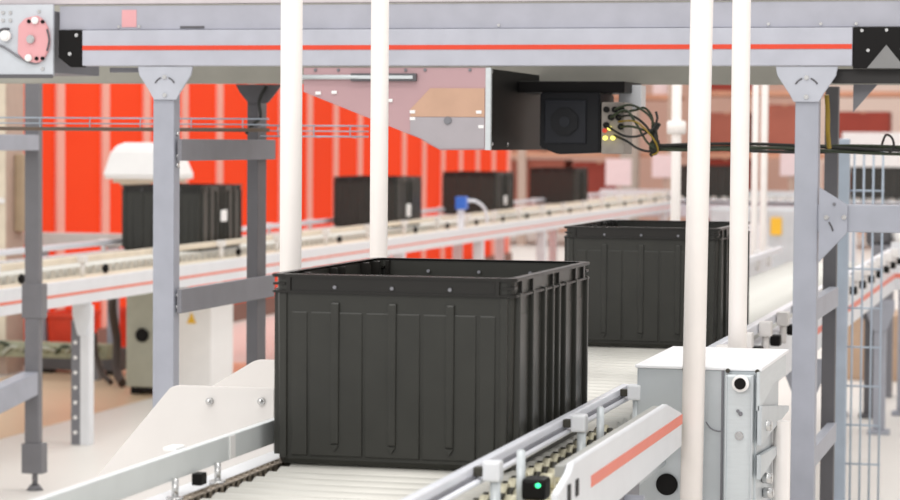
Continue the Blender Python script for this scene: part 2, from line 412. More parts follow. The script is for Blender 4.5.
# ------------------------------------------------------------------ white poles
def pole(x, y, r, h, label, z0=0.0):
    t = thing('white_pole', (x, y, 0), label, 'pole', 'white round poles')
    MB().cyl((x, y, z0 + 0.01), (x, y, h), r, 28).build('tube', WHITEP, t)
    MB().cyl((x, y, z0), (x, y, z0 + 0.012), r * 1.8, 24, bev=0.003).build('base_flange', ALU, t)
    return t
pole(-1.425, 4.44, 0.0205, 2.3, 'thick white pole rising behind the front left corner of the sharp crate')
pole(-1.4175, 5.02, 0.0188, 2.3, 'white pole rising behind the far left corner of the sharp crate')
lean = pole(-0.658, 4.462, 0.0205, 2.3, 'thick white pole passing in front of the zinc cabinet')
lean.location.x -= 0.0150; lean.rotation_euler.y = 0.0100
pole(-0.660, 5.02, 0.0188, 2.3, 'white pole rising behind the zinc cabinet top')
pp_ = pole(-1.435, 9.12, 0.0185, 2.1, 'thin blurred white pole with a collar, just left of the pole before the cabinet')
MB().cyl((-1.435, 9.12, 1.255), (-1.435, 9.12, 1.305), 0.036, 20, bev=0.004).build('collar', WHITEP, pp_)
pole(-1.420, 11.33, 0.0150, 2.1, 'thin blurred white pole touching the right side of the pole behind the cabinet')
pole(-1.430, 11.75, 0.0170, 2.1, 'thin blurred white pole standing clear to the right of the pole behind the cabinet')

# ------------------------------------------------------------------ zinc cabinet right of the conveyor
zc = thing('drive_cabinet', (-0.66, 4.7, 0), 'grey zinc cabinet with bright top and a black capped port, right of the near conveyor', 'cabinet')
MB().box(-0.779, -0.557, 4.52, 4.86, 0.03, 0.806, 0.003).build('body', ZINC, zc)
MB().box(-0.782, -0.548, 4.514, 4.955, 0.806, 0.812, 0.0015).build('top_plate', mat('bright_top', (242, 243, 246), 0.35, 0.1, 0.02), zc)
for xx in (-0.690, -0.610, -0.556):
    MB().cyl((xx, 4.515, 0.806), (xx, 4.509, 0.806), 0.004, 10).build('screw', SPROK, zc)
MB().box(-0.622, -0.618, 4.515, 4.521, 0.05, 0.806).build('seam', MIDP, zc)
ch = MB().box(-0.611, -0.561, 4.492, 4.52, 0.03, 0.800, 0.003).build('upright', ALU, zc)
for px in (-0.611, -0.564):
    MB().box(px, px + 0.003, 4.486, 4.494, 0.03, 0.800, 0.0008).build('lip', ZINC, ch)
MB().cyl((-0.583, 4.492, 0.786), (-0.583, 4.478, 0.786), 0.0155, 24, bev=0.003).build('port_ring', WHITE, ch, 'white ring')
MB().cyl((-0.583, 4.479, 0.786), (-0.583, 4.476, 0.786), 0.0105, 20).build('port_cap', BLACKM, ch, 'black cap')
bolt(-0.585, 4.492, 0.690, 0.008, 'y', ch); bolt(-0.583, 4.492, 0.730, 0.004, 'y', ch, MIDP); bolt(-0.588, 4.492, 0.735, 0.003, 'y', ch, MIDP)
MB().tube([(-0.650, 4.517, 0.71), (-0.640, 4.517, 0.698), (-0.628, 4.517, 0.694), (-0.620, 4.517, 0.694)], 0.0012, 6).build('panel_seam', MIDP, zc)
MB().cyl((-0.721, 4.521, 0.592), (-0.721, 4.513, 0.592), 0.020, 24, bev=0.002).build('knockout', BLACKM, zc, 'black round port')
MB().prism([(4.50, 0.806), (4.92, 0.806), (4.92, 0.765), (4.72, 0.765), (4.50, 0.735)], 'x', -0.556, -0.550, 0.001).build('gusset', ALU, zc)
MB().prism([(4.50, 0.745), (4.95, 0.700), (4.95, 0.690), (4.50, 0.672)], 'x', -0.554, -0.546, 0.001).build('gusset', ZINC, zc)
MB().prism([(4.50, 0.655), (4.80, 0.640), (4.80, 0.628), (4.50, 0.610)], 'x', -0.554, -0.546, 0.001).build('gusset', ZINC, zc)
for py, pz in ((4.58, 0.700), (4.60, 0.600), (4.62, 0.570)):
    MB().cyl((-0.557, py, pz), (-0.536, py, pz), 0.010, 12, bev=0.002).build('bolt', STEEL, zc)
MB().cyl((-0.538, 4.76, 0.04), (-0.538, 4.76, 0.690), 0.0165, 16).build('conduit', WHITEP, zc, 'white conduit')

# ------------------------------------------------------------------ gantry frame
YG = 6.0
gf = thing('gantry_frame', (-1.45, 6.35, 0), 'grey steel gantry frame of four posts standing astride the near conveyor', 'steel frame')
def post_with_head(px0, px1, cx):
    p = MB().box(px0, px1, YG, YG + 0.045, 0.03, 1.40, 0.003).build('post', POST, gf)
    MB().box(cx - 0.06, cx + 0.06, YG - 0.03, YG + 0.09, 0.0, 0.03, 0.004).build('base_plate', POST, p)
    MB().prism([(cx - 0.074, 1.407), (cx + 0.074, 1.407), (cx + 0.070, 1.385), (cx + 0.040, 1.340), (cx + 0.030, 1.322), (cx - 0.030, 1.322), (cx - 0.040, 1.340), (cx - 0.070, 1.385)], 'y', YG - 0.008, YG, 0.001).build('head_plate', mat('head_plate_grey', (184, 187, 197), 0.42), p)
    arc = [(cx + 0.030 * math.cos(math.radians(a)), YG - 0.009, 1.350 + 0.030 * math.sin(math.radians(a))) for a in (150, 130, 110)]
    MB().tube(arc, 0.002, 6, 3).build('slot', DARKP, p)
    arc = [(cx + 0.030 * math.cos(math.radians(a)), YG - 0.009, 1.350 + 0.030 * math.sin(math.radians(a))) for a in (70, 50, 30)]
    MB().tube(arc, 0.002, 6, 3).build('slot', DARKP, p)
    bolt(cx, YG - 0.008, 1.380, 0.006, 'y', p); bolt(cx, YG - 0.008, 1.334, 0.006, 'y', p)
    return p
pl = post_with_head(-2.297, -2.240, -2.262)
pr = post_with_head(-0.657, -0.600, -0.630)
for zz in (1.155, 1.178, 1.235, 0.82, 0.79):
    MB().cyl((-2.2405, YG + 0.02, zz), (-2.234, YG + 0.02, zz), 0.006, 10).build('bolt', STEEL, pl)
# rear posts, their unlit side painted in as a darker grey
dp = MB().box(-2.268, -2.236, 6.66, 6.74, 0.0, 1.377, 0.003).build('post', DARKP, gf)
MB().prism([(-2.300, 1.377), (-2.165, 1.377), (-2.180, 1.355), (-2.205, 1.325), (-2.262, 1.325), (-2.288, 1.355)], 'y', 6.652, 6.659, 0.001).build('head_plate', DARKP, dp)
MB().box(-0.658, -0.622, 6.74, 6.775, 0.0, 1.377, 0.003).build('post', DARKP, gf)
# side arms along the depth
for x0, x1 in ((-2.235, -2.222),):
    MB().box(x0, x1, YG + 0.01, 6.78, 1.166, 1.222, 0.002).build('side_arm', MIDP, gf)
    MB().box(x0, x1, YG + 0.01, 6.78, 0.774, 0.836, 0.002).build('side_arm', MIDP, gf)
for z0, z1 in ((0.785, 0.838), (0.42, 0.47)):
    MB().box(-0.640, -0.615, YG + 0.045, 6.74, z0, z1, 0.002).build('side_arm', POST, gf)
# right arm with gusset
ar = MB().box(-0.600, 0.6, YG, YG + 0.05, 1.011, 1.077, 0.003).build('cross_arm', POST, gf)
MB().prism([(-0.596, 1.118), (-0.528, 1.077), (-0.528, 1.010), (-0.596, 0.937)], 'y', YG - 0.008, YG, 0.001).build('gusset', POST, ar)
for px, pz in ((-0.578, 1.046), (-0.536, 1.047)): bolt(px, YG - 0.008, pz, 0.006, 'y', ar)
bolt(-0.560, YG - 0.008, 1.078, 0.004, 'y', ar, MIDP)
MB().tube([(-0.572, YG - 0.009, 1.035), (-0.566, YG - 0.009, 1.025), (-0.562, YG - 0.009, 1.014)], 0.0022, 6, 3).build('slot', DARKP, ar)
MB().box(0.56, 0.62, YG, YG + 0.06, 0, 1.40, 0.003).build('post', POST, gf)

# overhead conveyor on the gantry
oc = thing('overhead_conveyor', (-1.45, 6.3, 1.407), 'grey overhead conveyor beam with a thin orange line, spanning the top', 'conveyor')
fb = MB().box(-2.487, -0.522, YG - 0.012, YG + 0.03, 1.4085, 1.500, 0.0025).build('side_beam', BEAM, oc)
MB().box(-2.486, -0.523, YG - 0.0135, YG - 0.0115, 1.4485, 1.4600).build('stripe', ORANGE, fb, 'thin orange line')
up = MB().box(-2.556, 0.7, YG + 0.004, YG + 0.03, 1.5015, 1.563, 0.0015).build('upper_panel', PANEL, oc)
MB().box(-2.95, 0.7, YG - 0.002, YG + 0.03, 1.567, 1.64, 0.003).build('top_rail', mat('top_rail_grey', (206, 198, 202), 0.45), oc)
MB().box(-2.384, -2.344, YG + 0.0025, YG + 0.0045, 1.508, 1.552).build('sticker', PINK, up, 'pink sticker')
MB().box(-2.225, -2.160, YG + 0.002, YG + 0.0045, 1.504, 1.510).build('slot', DARKP, up)
for px in (-2.392, -2.336, -1.39, -0.724, -0.599, -0.515):
    bolt(px, YG + 0.004, 1.509, 0.004, 'y', up)
rb = MB().box(-3.20, 0.7, 6.60, 6.64, 1.378, 1.66, 0.003).build('rear_beam', REARB, oc)
for y0_ in (6.10, 6.44):
    MB().box(-2.48, 0.7, y0_, y0_ + 0.06, 1.545, 1.551).build('belt', mat('belt_drab', (150, 146, 138), 0.7), oc)
ec = MB().prism([(-2.553, 1.500), (-2.489, 1.500), (-2.489, 1.405), (-2.520, 1.405), (-2.553, 1.430)], 'y', YG - 0.010, YG + 0.02, 0.001).build('end_cap', BLACKM, oc)
bolt(-2.498 - 0.005, YG - 0.010, 1.487, 0.005, 'y', ec); bolt(-2.521, YG - 0.010, 1.439, 0.005, 'y', ec)
ec = MB().box(-0.5205, 0.7, YG - 0.010, YG + 0.02, 1.402, 1.500, 0.001).build('end_cap', BLACKM, oc)
MB().prism([(-0.487, 1.4025), (-0.442, 1.458), (-0.397, 1.4025)], 'y', YG - 0.014, YG - 0.010).build('triangle_plate', mat('triangle_grey', (128, 128, 128), 0.5), ec, 'grey triangular plate')
for px, pz in ((-0.500, 1.492), (-0.485, 1.445), (-0.442, 1.493), (-0.405, 1.447)):
    bolt(px, YG - 0.010, pz, 0.004, 'y', ec)
MB().box(-0.575, 0.7, YG + 0.03, YG + 0.08, 1.368, 1.402, 0.002).build('lower_rail', mat('lower_rail_black', (40, 38, 38), 0.5), oc)
MB().prism([(-0.528, 1.367), (-0.47, 1.367), (-0.528, 1.30)], 'y', 6.10, 6.108).build('corner_plate', MIDP, oc)
MB().box(-2.43, -2.30, YG + 0.035, YG + 0.06, 1.393, 1.405).build('under_strip', MIDP, oc)

# belt drive at the left end
bd = thing('belt_drive', (-2.66, 5.98, 1.377), 'light grey drive plate with a pink pulley guard, upper left corner', 'drive unit')
pp = MB().box(-2.80, -2.562, 5.975, 5.985, 1.383, 1.566, 0.0015).build('mounting_plate', mat('drive_plate', (200, 205, 212), 0.4), bd)
MB().box(-2.800, -2.566, 5.985, 6.3, 1.390, 1.55, 0.003).build('gearbox', MIDP, bd)
MB().box(-2.80, -2.562, 5.973, 5.976, 1.376, 1.386).build('lower_lip', DARKP, bd)
pts = []
for a in range(-80, 81, 16): pts.append((-2.612 + 0.044 * math.cos(math.radians(a)), 1.475 + 0.063 * math.sin(math.radians(a))))
pts += [(-2.636, 1.530), (-2.655, 1.512), (-2.657, 1.440), (-2.632, 1.418)]
MB().prism(pts, 'y', 5.966, 5.975, 0.002).build('pulley_guard', PINK, bd, 'pink guard')
MB().tube([(-2.712, 5.972, 1.462), (-2.690, 5.971, 1.452), (-2.650, 5.970, 1.428), (-2.622, 5.970, 1.416), (-2.600, 5.970, 1.416)], 0.003, 6).build('belt', MIDP, bd)
MB().tube([(-2.574, 5.964, 1.502), (-2.568, 5.964, 1.474), (-2.574, 5.964, 1.446)], 0.0025, 6).build('slot', DARKP, bd)
MB().cyl((-2.689, 5.975, 1.485), (-2.689, 5.955, 1.485), 0.014, 18, bev=0.004).build('knob', WHITE, bd, 'white round knob')
MB().tube([(-2.712, 5.972, 1.497), (-2.700, 5.972, 1.503), (-2.682, 5.972, 1.503)], 0.003, 6).build('clip', DARKP, bd)
MB().cyl((-2.618, 5.966, 1.476), (-2.618, 5.955, 1.476), 0.011, 16, bev=0.003).build('hub', STEEL, bd)
for px, pz in ((-2.606, 1.524), (-2.624, 1.428)):
    MB().cyl((px, 5.966, pz), (px, 5.955, pz), 0.0095, 14, bev=0.003).build('cap_nut', WHITE, bd)
for px, pz in ((-2.624, 1.522), (-2.586, 1.521), (-2.603, 1.4265), (-2.586, 1.4265)):
    MB().cyl((px, 5.966, pz), (px, 5.962, pz), 0.005, 12).build('bolt', BLACKM, bd, 'black bolt')
for px, pz in ((-2.70, 1.545), (-2.68, 1.545), (-2.70, 1.525), (-2.68, 1.525), (-2.60, 1.548), (-2.59, 1.40)):
    bolt(px, 5.975, pz, 0.005, 'y', bd)

# guarded scanner housing hanging under the beam
hh = thing('scanner_housing', (-1.6, 6.1, 1.2), 'mauve sloping guard box with a dark open side, hung under the overhead beam', 'housing')
gp = MB().prism([(-1.892, 1.404), (-1.408, 1.404), (-1.408, 1.201), (-1.535, 1.199), (-1.565, 1.214), (-1.586, 1.227), (-1.892, 1.343)], 'y', 5.994, 6.000, 0.001).build('guard_plate', HOODM, hh)
MB().box(-1.420, -1.406, 5.990, 6.004, 1.200, 1.404, 0.002).build('edge_trim', ALU, gp)
MB().prism([(-1.612, 1.281), (-1.422, 1.281), (-1.422, 1.205), (-1.535, 1.203), (-1.588, 1.231), (-1.612, 1.240)], 'y', 5.991, 5.995).build('lower_panel', GREYP, gp, 'light grey lower panel')
MB().prism([(-1.561, 1.353), (-1.422, 1.353), (-1.422, 1.282), (-1.612, 1.282), (-1.612, 1.300)], 'y', 5.991, 5.995).build('upper_panel', TANP, gp, 'tan upper patch')  # flat tan polygon laid on the guard plate
MB().cyl((-1.892, 5.984, 1.380), (-1.640, 5.984, 1.380), 0.006, 12).build('handle_bar', ALU, gp)
MB().box(-1.765, -1.595, 5.980, 5.9935, 1.370, 1.3895, 0.002).build('handle_socket', DARKP, gp, 'dark socket')
MB().box(-1.745, -1.603, 5.977, 5.981, 1.3755, 1.384, 0.001).build('handle_insert', ALU, gp)
for px, pz in ((-1.852, 1.340), (-1.81, 1.342), (-1.665, 1.322), (-1.606, 1.294), (-1.606, 1.277), (-1.436, 1.294), (-1.430, 1.258)):
    MB().box(px - 0.007, px + 0.007, 5.989, 5.994, pz - 0.004, pz + 0.004, 0.001).build('clip', WHITE, gp, 'small white clip')
for px in (-1.86, -1.80, -1.625, -1.575, -1.46): bolt(px, 5.994, 1.398, 0.004, 'y', gp, MIDP)
bolt(-1.515, 5.991, 1.273, 0.010, 'y', gp, MIDP)
# dark open-sided box behind the plate
mb = MB()
mb.prism([(6.005, 1.200), (6.70, 1.200), (6.70, 1.374), (6.59, 1.374), (6.59, 1.402), (6.005, 1.402)], 'x', -1.418, -1.412)
mb.build('side_panel', BLACKM, hh)
for py, pz in ((6.03, 1.215), (6.20, 1.215), (6.02, 1.395)): bolt(-1.412, py, pz, 0.005, 'x', hh)
MB().box(-1.411, -1.13, 6.32, 6.58, 1.350, 1.379, 0.002).build('roof_plate', BLACKM, hh)
# fan unit
fu = thing('fan_unit', (-1.27, 6.4, 1.19), 'square dark cooling fan box beside the mauve guard, facing the camera', 'fan')
MB().prism([(-1.348, 1.350), (-1.190, 1.350), (-1.190, 1.195), (-1.30, 1.190), (-1.348, 1.208)], 'y', 6.30, 6.50, 0.004).build('case', FANM, fu)
MB().box(-1.335, -1.225, 6.292, 6.302, 1.218, 1.330, 0.004).build('bezel', FANR, fu)
pts = [(-1.280 + 0.040 * math.cos(2 * math.pi * k / 8 + math.pi / 8), 1.274 + 0.040 * math.sin(2 * math.pi * k / 8 + math.pi / 8)) for k in range(8)]
MB().prism(pts, 'y', 6.287, 6.294, 0.003).build('grille', FANM, fu)
MB().cyl((-1.280, 6.288, 1.274), (-1.280, 6.284, 1.274), 0.014, 16).build('hub', FANR, fu)
# connector block
cb = thing('connector_block', (-1.15, 6.36, 1.19), 'grey block of cable sockets with yellow lights beside the dark fan box', 'connector')
MB().box(-1.186, -1.126, 6.30, 6.42, 1.192, 1.325, 0.003).build('block', mat('connector_grey', (156, 148, 140), 0.5, 0, 0.1, 40), cb)
for i, (px, pz) in enumerate(((-1.172, 1.306), (-1.150, 1.306), (-1.132, 1.306), (-1.160, 1.286), (-1.140, 1.286), (-1.172, 1.266), (-1.134, 1.262))):
    MB().cyl((px, 6.30, pz), (px, 6.288, pz), 0.008, 12).build('socket', BLACKM, cb, 'black socket')
MB().cyl((-1.176, 6.30, 1.252), (-1.176, 6.29, 1.252), 0.006, 10).build('socket', REDB, cb, 'red socket')
for px, pz in ((-1.163, 1.258), (-1.174, 1.233), (-1.154, 1.233)):
    MB().cyl((px, 6.30, pz), (px, 6.285, pz), 0.0055, 12, bev=0.002).build('lamp', YLED, cb, 'lit yellow lamp')
MB().box(-1.165, -1.105, 6.43, 6.50, 1.31, 1.372, 0.002).build('back_bracket', FRAMEW, cb)

# cables from the connector block and the bundle running right
cab = [
 ([(-1.150, 6.29, 1.306), (-1.105, 6.27, 1.318), (-1.060, 6.26, 1.295), (-1.040, 6.26, 1.262), (-1.035, 6.27, 1.230)], GREENC, 'uppermost dark cable looping from the socket block'),
 ([(-1.140, 6.29, 1.286), (-1.100, 6.26, 1.290), (-1.065, 6.25, 1.268), (-1.045, 6.25, 1.238), (-1.040, 6.26, 1.215)], BLACKC, 'black cable looping below the uppermost one from the socket block'),
 ([(-1.134, 6.29, 1.262), (-1.095, 6.25, 1.262), (-1.055, 6.245, 1.248), (-1.030, 6.255, 1.222)], GREENC, 'dark green cable leaving the socket block nearly level'),
 ([(-1.150, 6.29, 1.240), (-1.110, 6.25, 1.225), (-1.080, 6.24, 1.207), (-1.050, 6.25, 1.200), (-1.028, 6.26, 1.212)], BLACKC, 'lowest black cable sagging from the socket block'),
 ([(-1.140, 6.29, 1.275), (-1.090, 6.24, 1.276), (-1.060, 6.235, 1.255), (-1.036, 6.24, 1.225), (-1.030, 6.25, 1.200), (-1.045, 6.25, 1.190)], YELC, 'thin yellow cable among the dark loops by the socket block'),
]
cab += [
 ([(-1.160, 6.29, 1.286), (-1.115, 6.255, 1.304), (-1.085, 6.24, 1.270), (-1.058, 6.24, 1.225), (-1.035, 6.25, 1.206)], GREENC, 'dark green cable arching between the two topmost loops by the socket block'),
 ([(-1.172, 6.29, 1.266), (-1.120, 6.245, 1.240), (-1.080, 6.235, 1.238), (-1.045, 6.24, 1.255), (-1.033, 6.25, 1.280), (-1.038, 6.262, 1.300)], BLACKC, 'black cable crossing under the loops and curling up at the tie'),
 ([(-1.126, 6.31, 1.300), (-1.095, 6.285, 1.305), (-1.070, 6.28, 1.310), (-1.050, 6.275, 1.285), (-1.048, 6.27, 1.240), (-1.040, 6.27, 1.200)], GREENC, 'dark green cable leaving the right face of the socket block'),
]
for pts, m, lb in cab:
    solo('cable', MB().tube(pts, 0.0032 if m is not YELC else 0.0024), m, pts[0], lb, 'cable', 'cables at the socket block')
ct = thing('cable_bundle', (-0.7, 6.26, 1.2), 'dark green cable bundle running level across the poles to the right edge', 'cable bundle')
for i in range(4):
    pts = []
    for k in range(14):
        x = -1.045 + k * 0.125
        pts.append((x, 6.27 + 0.010 * math.sin(i * 1.7 + k * 1.3), 1.205 + 0.007 * math.sin(i * 2.1 + k * 0.9) + 0.003 * i))
    MB().tube(pts, 0.0042, 7, 4).build('strand', (GREENC, BLACKC, GREENC, BLACKC)[i], ct)
MB().box(-0.58, 0.6, 6.285, 6.30, 1.205, 1.216, 0.001).build('tray', mat('tray_drab', (120, 116, 96), 0.6), ct)
MB().ball((-1.042, 6.265, 1.210), 0.014, 1, 0.8, 1.5).build('tie_knot', GREENC, ct)
MB().tube([(-1.05, 6.262, 1.19), (-1.03, 6.25, 1.215), (-1.04, 6.25, 1.245), (-1.03, 6.262, 1.27)], 0.006).build('strand', BLACKC, ct)
MB().tube([(-0.47, 6.27, 1.222), (-0.46, 6.26, 1.245), (-0.445, 6.26, 1.238), (-0.44, 6.26, 1.215), (-0.452, 6.26, 1.200)], 0.003).build('loop', BLACKC, ct)
solo('cable', MB().tube([(-0.588, 6.06, 1.34), (-0.586, 6.07, 1.30), (-0.585, 6.07, 1.25), (-0.584, 6.10, 1.213)], 0.006), YELC, (-0.586, 6.07, 1.25), 'short ochre cable running down beside the right post under its head plate', 'cable')

# wire trays left
def wire_tray(x0, x1, yy, z0, z1, name, label, nv, mlow, rr=0.0022):
    t = thing(name, ((x0 + x1) / 2, yy, z0), label, 'cable tray', 'wire cable trays')
    MB().cyl((x0, yy, z1), (x1, yy, z1), rr, 8).build('top_wire', CLIP, t)
    MB().cyl((x0, yy, (z0 + z1) / 2), (x1, yy, (z0 + z1) / 2), rr * 0.8, 8).build('middle_wire', CLIP, t)
    MB().cyl((x0, yy, z0), (x1, yy, z0 + 0.0005), rr * (2.4 if mlow is not CLIP else 1), 8).build('bottom_wire', mlow, t)
    for k in range(nv):
        x = x0 + (x1 - x0) * (k + 0.5) / nv
        MB().tube([(x, yy, z1), (x, yy, z0), (x, yy + 0.08, z0)], rr * 0.8, 6, 2).build('cross_wire', CLIP, t)
    return t
wire_tray(-3.20, -2.15, 6.50, 1.248, 1.279, 'wire_tray', 'thin wire cable tray crossing the red wall left of the front post', 7, mat('drab_cable', (110, 96, 84), 0.6))
wire_tray(-2.215, -1.90, 6.62, 1.232, 1.262, 'wire_tray', 'short pale wire tray beside the first white pole, before the red wall', 3, CLIP)
solo('cable', MB().tube([(-2.40, 6.30, 1.385), (-2.385, 6.30, 1.368), (-2.36, 6.30, 1.362), (-2.335, 6.30, 1.368), (-2.315, 6.30, 1.388)], 0.0028), BLACKC, (-2.36, 6.3, 1.36), 'small dark cable loop hanging under the beam, left of the front post', 'cable')
solo('cable', MB().tube([(-2.260, 6.63, 1.240), (-2.240, 6.62, 1.262), (-2.215, 6.62, 1.285), (-2.222, 6.63, 1.330), (-2.205, 6.64, 1.372)], 0.005), BLACKC, (-2.25, 6.63, 1.25), 'black cable climbing the dark rear post on the left', 'cable')

# wire mesh guard behind the right post
wg = thing('wire_guard', (-0.64, 8.0, 0), 'narrow pale wire mesh guard standing behind the right post', 'guard')
MB().box(-0.736, -0.700, 7.99, 8.02, 0.0, 1.24, 0.003).build('upright', CLIP, wg)
for k in range(4):
    x = -0.685 + k * 0.030
    MB().cyl((x, 8.0, 0.05), (x, 8.0, 1.22), 0.0035, 8).build('vertical_wire', CLIP, wg)
for k in range(9):
    z = 0.20 + k * 0.125
    MB().cyl((-0.71, 8.0, z), (-0.59, 8.0, z), 0.003, 8).build('cross_wire', CLIP, wg)
MB().box(-0.70, -0.590, 7.995, 8.005, 0.0, 0.02).build('base', CLIP, wg)

# ------------------------------------------------------------------ second gantry bay, left
lp = thing('support_post', (-3.49, 7.96, 0), 'mid grey post on an adjustable foot with bracing arms, far left', 'post')
POSTM = mat('post_mid_grey', (118, 117, 121), 0.5)
MB().box(-3.519, -3.466, 7.962, 7.995, 0.12, 1.64, 0.003).build('shaft', POSTM, lp)
MB().box(-3.528, -3.452, 7.955, 8.006, 0.06, 0.165, 0.003).build('sleeve', POSTM, lp)
MB().box(-3.528, -3.452, 7.957, 8.004, 0.60, 0.72, 0.003).build('splice_sleeve', POSTM, lp)
MB().cyl((-3.490, 7.985, 0.02), (-3.490, 7.985, 0.07), 0.010, 14).cyl((-3.490, 7.985, 0.0), (-3.490, 7.985, 0.02), 0.030, 20, r2=0.016).build('levelling_foot', POSTM, lp)
MB().box(-3.525, -3.465, 6.50, 7.962, 1.180, 1.234, 0.002).build('upper_arm', POST, lp)
MB().prism([(7.962, 0.335), (7.962, 0.415), (6.50, 0.275), (6.50, 0.175)], 'x', -3.525, -3.468, 0.002).build('lower_arm', POST, lp)
MB().box(-3.525, -3.465, 6.44, 6.50, 0.0, 1.64, 0.003).build('front_shaft', POST, lp)

# ------------------------------------------------------------------ back conveyor
def back_conveyor(y0, y1, label, pitch, stripe=True):
    t = thing('roller_conveyor', (-4.16, (y0 + y1) / 2, 0), label, 'conveyor', 'roller conveyors')
    rollers(t, -4.40, -3.93, y0 + 0.05, y1 - 0.02, pitch, 0.027, False)
    f = MB().box(-3.82, -3.79, y0, y1, 0.572, 0.668, 0.002).build('side_frame', FRAMEW, t)
    MB().box(-3.7905, -3.7885, y0, y1, 0.611, 0.622).build('stripe', PINKST, f, 'coral stripe')
    MB().box(-3.93, -3.82, y0, y1, 0.640, 0.668, 0.002).build('side_ledge', CREAM, t)
    MB().box(-4.52, -4.43, y0, y1, 0.60, 0.69, 0.002).build('side_frame', FRAMEW, t)
    for gx in (-3.905, -4.43):
        g = MB().box(gx - 0.012, gx + 0.012, y0, y1, 0.722, 0.748, 0.004).build('guide_rail', CREAM if gx > -4 else RAILW, t)
        n = max(2, int((y1 - y0) / 0.75))
        for i in range(n):
            yy = y0 + (i + 0.5) * (y1 - y0) / n
            px = gx + 0.032 if gx > -4 else gx - 0.03
            MB().box(px - 0.02, px + 0.02, yy - 0.015, yy + 0.015, 0.722, 0.752, 0.004).cyl((px, yy, 0.66), (px, yy, 0.73), 0.010, 10).build('rail_bracket', WPLATE, g)
            if gx > -4:
                MB().ball((px + 0.010, yy + 0.22, 0.690), 0.020, 0.7, 1, 1).build('knob', BLACKM, g, 'black knob')
    return t
b1 = back_conveyor(6.4, 13.1, 'back roller line beneath the hooded crate, before the red wall', 0.085)
b2 = back_conveyor(13.1, 18.6, 'middle stretch of the back roller line, carrying the two crates behind the white poles', 0.085)
b3 = back_conveyor(18.6, 24.3, 'far stretch of the back roller line, under the crate past the red wall', 0.085)
def perforated_leg(root, x, y):
    lg = MB().box(x - 0.005, x + 0.035, y - 0.025, y + 0.025, 0.0, 0.56, 0.003).build('leg', FRAMEW, root)
    MB().box(x - 0.045, x - 0.005, y - 0.02, y + 0.025, 0.0, 0.50, 0.002).build('perforated_side', MIDP, lg)
    for k in range(7):
        MB().cyl((x - 0.026, y - 0.019, 0.05 + k * 0.06), (x - 0.026, y - 0.024, 0.05 + k * 0.06), 0.008, 10).build('hole', WHITE, lg)
    MB().prism([(x - 0.035, 0.575), (x + 0.045, 0.575), (x + 0.045, 0.52), (x + 0.022, 0.44), (x - 0.012, 0.44), (x - 0.035, 0.52)], 'y', y - 0.034, y - 0.025, 0.001).build('bracket', FRAMEW, lg)
for yy in (7.0, 9.24): perforated_leg(b1, -3.83, yy)
for root, ys in ((b1, (11.95,)), (b2, (14.0, 16.0, 18.0)), (b3, (19.4, 21.5, 23.6))):
    for yy in ys:
        add_leg(root, -3.83, yy, 0.07, 0.575, FRAMEW, False); add_leg(root, -4.47, yy, 0.07, 0.60, FRAMEW, False)
# cross conveyor at the far end
xc = thing('roller_conveyor', (-2.4, 24.9, 0), 'distant cross conveyor closing the far end of the back line', 'conveyor', 'roller conveyors')
rollers(xc, 24.65, 25.15, -4.6, 0.6, 0.11, 0.027, False, 'x')
f = MB().box(-4.75, 0.7, 24.40, 24.44, 0.50, 0.66, 0.003).build('side_frame', mat('far_frame_grey', (200, 196, 204), 0.45), xc)
MB().box(-4.75, 0.7, 24.40, 24.62, 0.63, 0.672, 0.002).build('side_ledge', RAILW, xc)
MB().box(-4.75, 0.7, 25.2, 25.3, 0.55, 0.75, 0.003).build('side_frame', FRAMEW, xc)
for xx in (-4.5, -3.3, -2.1, -0.9, 0.3): add_leg(xc, xx, 24.45, 0.07, 0.52, FRAMEW, False)

# blue sensor by the third crate
bs = thing('blue_sensor', (-3.82, 15.48, 0.668), 'small blue sensor box on the rail before a back crate', 'sensor')
MB().box(-3.855, -3.785, 15.45, 15.52, 0.790, 0.872, 0.005).build('housing', BLUE, bs)
MB().tube([(-3.79, 15.50, 0.845), (-3.74, 15.55, 0.84), (-3.70, 15.62, 0.79), (-3.70, 15.7, 0.70)], 0.010).build('lead', RAILW, bs)
MB().box(-3.845, -3.805, 15.47, 15.50, 0.668, 0.792).build('stand', RAILW, bs)

# white hood behind the first back crate
wh = thing('white_hood', (-4.58, 11.9, 0), 'big white flared hood hanging above the nearest back crate', 'hood')
bm = bmesh.new()
def rect(x0, x1, y0, y1, z): return [(x0, y0, z), (x1, y0, z), (x1, y1, z), (x0, y1, z)]
loft(bm, [rect(-4.80, -4.45, 11.86, 12.2, 1.018), rect(-4.81, -4.44, 11.84, 12.21, 1.03), rect(-4.785, -4.48, 11.90, 12.15, 1.17), rect(-4.75, -4.52, 11.95, 12.10, 1.205)], True, True)
bmesh.ops.recalc_face_normals(bm, faces=bm.faces[:])
bmesh.ops.bevel(bm, geom=bm.edges[:], offset=0.012, segments=2, affect='EDGES')
MB()._add(bm).build('shell', WHITE, wh)
MB().box(-4.77, -4.48, 11.89, 12.17, 1.000, 1.022).build('under_tray', CREAM, wh)
MB().box(-4.74, -4.66, 12.05, 12.15, 0.0, 1.005, 0.004).build('column', CREAM, wh)
MB().prism([(-4.80, 1.0), (-4.64, 1.0), (-4.66, 0.86)], 'y', 12.04, 12.06).build('brace', CREAM, wh)

